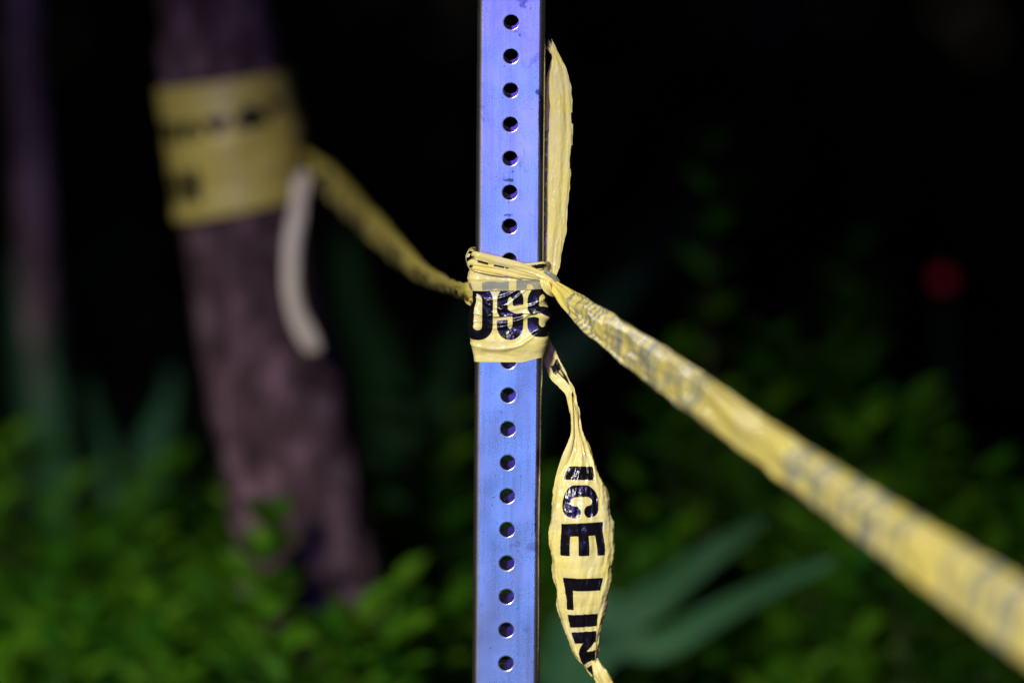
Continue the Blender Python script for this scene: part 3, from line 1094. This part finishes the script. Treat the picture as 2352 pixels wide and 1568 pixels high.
# the woodland that closes the view behind: one dark mass
g = np.random.default_rng(55)
n = 26000
C = np.stack([g.uniform(-6, 6, n), g.uniform(7.5, 12.5, n), g.uniform(0, 1, n) ** 1.1 * 5.6], 1)
D = rand_dirs(n, g) + np.array([0, -.3, -.3])
Nn = rand_dirs(n, g) * .7 + np.array([0, -.6, .8])
ln = g.uniform(.14, .30, n)
v, f = leaves(C, D, Nn, ln, ln * .55)
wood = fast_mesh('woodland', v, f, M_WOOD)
wood['kind'] = 'stuff'
wood['label'] = 'black mass of woodland foliage filling the background'
wood['category'] = 'woodland'


# ------------------------------------------------------------------ shrubs
def shrub(label, px, py, Y, rx, h, shoots, seed, leaf=(.046, .080), lean=(0, 0), mat=None, spread=1.0):
    """px, py: where the top of the shrub shows; it stands on the ground below"""
    g = np.random.default_rng(seed)
    top = at(px, py, Y)
    base = Vector((top.x, Y, 0))
    H = top.z
    root = empty('leafy_shrub', base)
    tag(root, label, 'shrub', 'low leafy shrubs under the trees')
    Cs, Ds, Ns, Ls = [], [], [], []
    stems = []
    for i in range(shoots):
        a = g.uniform(0, 2 * math.pi)
        rr = math.sqrt(g.uniform(0, 1)) * rx
        hh = H * (1 - .30 * (rr / rx) ** 2) * g.uniform(.62, 1.0) if rx > 0 else H
        e = base + Vector((math.cos(a) * rr, math.sin(a) * rr * spread, hh))
        b0 = base + Vector((math.cos(a) * rr * .25, math.sin(a) * rr * .25 * spread, 0))
        m = b0.lerp(e, .55) + Vector((math.cos(a) * rr * .15, math.sin(a) * rr * .15, .02))
        c = spline([b0, m, e], 26)
        if i % 2 == 0:
            stems.append(tube_mesh(c[::3], np.linspace(.004, .0015, len(c[::3])), 4, 0, i))
        T = np.gradient(c, axis=0)
        T /= np.linalg.norm(T, axis=1)[:, None]
        for j in range(9, 27):
            fr = j / 26
            if g.uniform() > .35 + .6 * fr:
                continue
            ph = j * 1.6 + g.uniform(-.4, .4)
            for s in (0, math.pi):
                side = Vector((math.cos(ph + s), math.sin(ph + s), 0))
                up_ = .25 + .75 * fr * g.uniform(.5, 1.3)
                Cs.append(c[min(j, 26)])
                Ds.append((side.x, side.y, up_))
                Ns.append((-side.x * up_ + g.normal(0, .2), -side.y * up_ - .25 + g.normal(0, .2), 1.0))
                Ls.append(g.uniform(*leaf) * (1.15 - .35 * fr))
    L_ = np.array(Ls)
    v, f = leaves(np.array(Cs), np.array(Ds), np.array(Ns), L_, L_ * .52)
    fo = fast_mesh('foliage', v, f, mat or M_LEAF, root)
    fo['kind'] = 'stuff'
    v, f = join(stems)
    so_ = fast_mesh('stem', v, f, M_TWIG, root)
    so_['kind'] = 'stuff'
    return root


SHRUBS = [
    ('bushy green shrub at the lower left corner', 60, 985, 1.75, .20, 0, 90, 201),
    ('bright green shrub left of the leaning trunk, behind the corner shrub', 330, 960, 1.9, .15, 0, 60, 202),
    ('tall green shoot rising beside the leaning trunk on its left', 480, 1050, 1.35, .10, 0, 40, 203),
    ('yellow green shrub in front of the foot of the leaning trunk', 655, 1115, 1.02, .085, 0, 40, 204),
    ('low green shrub at the bottom edge left of the trunk foot', 330, 1180, 1.45, .22, 0, 110, 205),
    ('low green shrub directly in front of the lower trunk, right side', 800, 1245, 1.02, .085, 0, 52, 206),
    ('small shrub at the bottom between trunk foot and post', 960, 1290, 1.2, .12, 0, 90, 207),
    ('green shrub behind the post at mid height', 985, 900, 1.5, .13, 0, 84, 208),
    ('green shrub seen between the post and the hanging tail', 1440, 955, 1.45, .11, 0, 54, 209),
    ('leafy shrub low behind the hanging tail', 1230, 1110, 1.5, .18, 0, 150, 210),
    ('shrub at the bottom edge below the sloping tape', 1800, 1360, 1.45, .17, 0, 120, 211),
    ('tall shrub above the sloping tape under the red blossom', 2020, 705, 1.4, .10, 0, 56, 212),
    ('shrub at the right edge above the sloping tape', 2330, 880, 1.4, .13, 0, 64, 213),
    ('shrub just above the sloping tape at right', 2170, 1010, 1.4, .16, 0, 90, 214),
    ('dim shrub shoot high in the dark behind the tape knot', 1610, 320, 1.6, .05, 0, 9, 215),
    ('dim low shoot right of the highest dark shoot', 1790, 410, 1.6, .06, 0, 8, 216),
    ('very dim tall shoot in the dark left of the red blossom', 1960, 420, 1.9, .09, 0, 12, 217),
]
for lab, px, py, Y, rx, h, sh, sd_ in SHRUBS:
    shrub(lab, px, py, Y, rx, h, sh, sd_)


# ------------------------------------------------------------------ strap-leaved plants
def blade(root, pts, width, seed, fold=.25):
    """one long strap leaf along world points, tapering to its tip"""
    c = spline(pts, 30)
    T = np.gradient(c, axis=0)
    T /= np.linalg.norm(T, axis=1)[:, None]
    A = np.cross(np.array([0, -1, .25]), T)
    A /= np.linalg.norm(A, axis=1)[:, None]
    N_ = np.cross(T, A)
    q = np.linspace(0, 1, 31)
    w = width / 2 * np.clip(np.minimum(.55 + q * 1.2, 1) * np.sqrt(np.clip((1 - q) * 5, 0.0, 1)), .02, 1)
    vv = np.linspace(-1, 1, 7)
    P_ = c[:, None, :] + A[:, None, :] * (vv[None, :] * w[:, None])[..., None] + N_[:, None, :] * (-(1 - np.abs(vv))[None, :] * w[:, None] * fold)[..., None]
    idx = np.arange(31 * 7).reshape(31, 7)
    f = np.stack([idx[:-1, :-1], idx[1:, :-1], idx[1:, 1:], idx[:-1, 1:]], -1).reshape(-1, 4)
    o = fast_mesh('leaf', P_.reshape(-1, 3), f, M_BLADE, root, True)
    sm = o.modifiers.new('thickness', 'SOLIDIFY')
    sm.thickness = .0015
    return o


def strap_plant(label, base_px, Y, blades):
    b = at(base_px, 1500, Y)
    root = empty('strap_leaf_plant', (b.x, Y, 0))
    tag(root, label, 'plant', 'strap leaved plants among the shrubs')
    for i, (pts, w) in enumerate(blades):
        P_ = [Vector((b.x + .02 * (i - 1.5), Y + .01 * i, .01))] + [at(x, y, Y + dy) for x, y, dy in pts]
        blade(root, P_, w, i)
    return root


strap_plant('plant with broad blue green strap leaves reaching up right under the sloping tape', 1200, 1.32,
            [([(1290, 1540, 0), (1450, 1415, 0), (1610, 1290, -.01), (1770, 1180, -.02)], .040),
             ([(1330, 1620, -.03), (1530, 1480, -.05), (1730, 1365, -.07), (1930, 1280, -.10)], .030)])
strap_plant('dark strap leaves fanning up behind the post and knot', 1060, 2.7,
            [([(1180, 1020, 0), (1330, 790, 0), (1420, 680, 0), (1500, 600, -.02)], .05),
             ([(1020, 950, .05), (1040, 820, .05), (1085, 700, .05), (1110, 640, .05)], .035),
             ([(900, 950, .1), (830, 760, .1), (800, 620, .1), (790, 520, .1)], .055),
             ([(1000, 1020, -.1), (1020, 900, -.1), (1060, 790, -.1)], .03)])
strap_plant('upright strap leaves between the slim trunk and the leaning trunk', 330, 2.3,
            [([(335, 1150, 0), (350, 1020, 0), (385, 920, 0), (400, 830, 0)], .04),
             ([(370, 1150, .05), (385, 1050, .05), (392, 960, .05)], .03),
             ([(250, 1100, .1), (215, 960, .1), (200, 860, .1)], .022)])
strap_plant('upright strap leaves in front of the slim trunk at the left edge', 120, 2.35,
            [([(128, 1150, 0), (125, 1000, 0), (112, 850, 0), (100, 720, 0)], .03),
             ([(95, 1150, .03), (70, 950, .03), (40, 720, .03), (30, 560, .03)], .02)])

# ------------------------------------------------------------------ the red blossom
fb = at(2165, 640, 2.35)
fl = empty('red_blossom', (fb.x + .05, fb.y, 0))
tag(fl, 'small dim red blossom in the dark at upper right, out of focus', 'flower')
c = spline([Vector((fb.x + .05, fb.y + .02, 0)), Vector((fb.x + .03, fb.y + .02, fb.z * .5)), fb + Vector((0, .008, -.01))], 16)
v, f = tube_mesh(c, np.linspace(.003, .002, 17), 6)
fast_mesh('stem', v, f, M_STEM, fl, True)
for i in range(6):
    a = i / 6 * 2 * math.pi
    d = Vector((math.cos(a), -.55, math.sin(a))).normalized()
    s = Vector((-math.sin(a), 0, math.cos(a)))
    pts = []
    for q in np.linspace(0, 1, 7):
        w = .0055 * math.sin(math.pi * (0.12 + .83 * q)) ** .7
        ctr = fb + d * (.015 * q) + Vector((0, .006 * q * q, 0))
        for t in (-1, -.4, .4, 1):
            pts.append(ctr + s * (w * t) + Vector((0, -.0025 * (1 - t * t), 0)))
    idx = np.arange(28).reshape(7, 4)
    f = np.stack([idx[:-1, :-1], idx[1:, :-1], idx[1:, 1:], idx[:-1, 1:]], -1).reshape(-1, 4)
    fast_mesh('petal', np.array([tuple(p) for p in pts]), f, M_PETAL, fl, True)

# ------------------------------------------------------------------ the tape round the tree and its sagging run to the post
tt_ = empty('barrier_tape', tpath[8])
tag(tt_, 'blurred yellow barrier tape wrapped twice round the leaning trunk, sagging across to the post', 'barrier tape')
TPR = catmull(np.array([(*p, r) for p, r in zip(tpath, trad)]), 400)[0]


def trunk_band(zc_left, zc_right, width, off, ink, seed, name):
    """a turn of film round the trunk; zc: height of its middle at the trunk's left and right"""
    th = np.linspace(-math.pi, math.pi, 150)
    vv = np.linspace(-width / 2, width / 2, 50)
    TH, VV = np.meshgrid(th, vv, indexing='ij')
    mid = (zc_left + zc_right) / 2 + (zc_right - zc_left) / 2 * np.sin(TH)
    Zw = mid + VV * MM
    cx = np.interp(Zw, TPR[::1, 2], TPR[:, 0])
    cy = np.interp(Zw, TPR[:, 2], TPR[:, 1])
    rr = np.interp(Zw, TPR[:, 2], TPR[:, 3])
    w = Waves(seed, 40, 8, (2.5, 1))
    arc_ = TH * 62
    rad = rr + (off + 1.5 * w.ridged(arc_, VV) + .8) * MM
    P_ = np.stack([cx + rad * np.sin(TH), cy - rad * np.cos(TH), Zw], -1)
    b_ = Film()
    b_.grid(P_, ink(arc_, VV))
    return b_.build(name, M_TAPE_SHADED, tt_)


zpx = lambda py: at(520, py, YT1 - .06).z
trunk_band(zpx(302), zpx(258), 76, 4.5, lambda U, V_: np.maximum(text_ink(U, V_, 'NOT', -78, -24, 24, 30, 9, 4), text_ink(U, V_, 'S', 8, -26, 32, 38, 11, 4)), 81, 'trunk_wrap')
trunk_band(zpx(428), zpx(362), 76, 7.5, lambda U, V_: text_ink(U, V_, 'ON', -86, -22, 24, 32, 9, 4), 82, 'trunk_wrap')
sag = Film()
ink_sag = lambda U, V_: np.minimum(text_ink(U, V_ , 'POLICE LINE DO NOT CROSS POLICE LINE DO NOT CROSS', 60, -36, 40, 50, 16, 22.0, 90), 20)
Y0 = YT1
sag.ribbon([(676, 345, Y0 + .03, 11, 30, 4, .5, 1), (706, 372, Y0 - .02, 11, 20, 5, .5, 1), (740, 398, Y0 - .08, 11.5, 10, 6, .5, 1), (800, 462, Y0 * .86, 13, 0, 7, .5, 1), (850, 512, Y0 * .72, 13.5, 0, 7, .5, 1),
            (900, 562, Y0 * .57, 13.5, 0, 6, .5, 1), (955, 612, Y0 * .40, 11.5, 0, 6, .5, 1), (1000, 640, Y0 * .27, 9.5, 0, 5, .5, 1), (1045, 660, Y0 * .13, 9.5, 0, 5, .5, 1), (1084, 674, .012, 9.8, 10, 5, .5, 1), (1100, 680, .022, 9.0, 30, 3, .5, 1)],
           ink=ink_sag, du=1.6, nv=40, seed=91, crease=.7)
sag.build('sagging_run', M_TAPE_SHADED, tt_)
tl = Film()
tl.ribbon([(697, 392, Y0 - .072, 5, 0, 1, .5, 1), (692, 420, Y0 - .08, 7.5, 0, 3, .8, 1), (682, 490, Y0 - .09, 8, 0, 3, .8, 1), (670, 570, Y0 - .095, 8, 0, 3, .8, 1), (668, 650, Y0 - .095, 7.5, 0, 3, .8, 1),
           (682, 720, Y0 - .09, 8.5, 0, 4, .8, 1), (704, 770, Y0 - .085, 9.5, 0, 4, .8, 1), (722, 800, Y0 - .08, 8, 0, 2, .8, 1)], du=1.6, nv=30, seed=95, crease=.6, flip=True, ragged=(0, 8))
tl.build('loose_tail', M_TAPE_FADED, tt_)
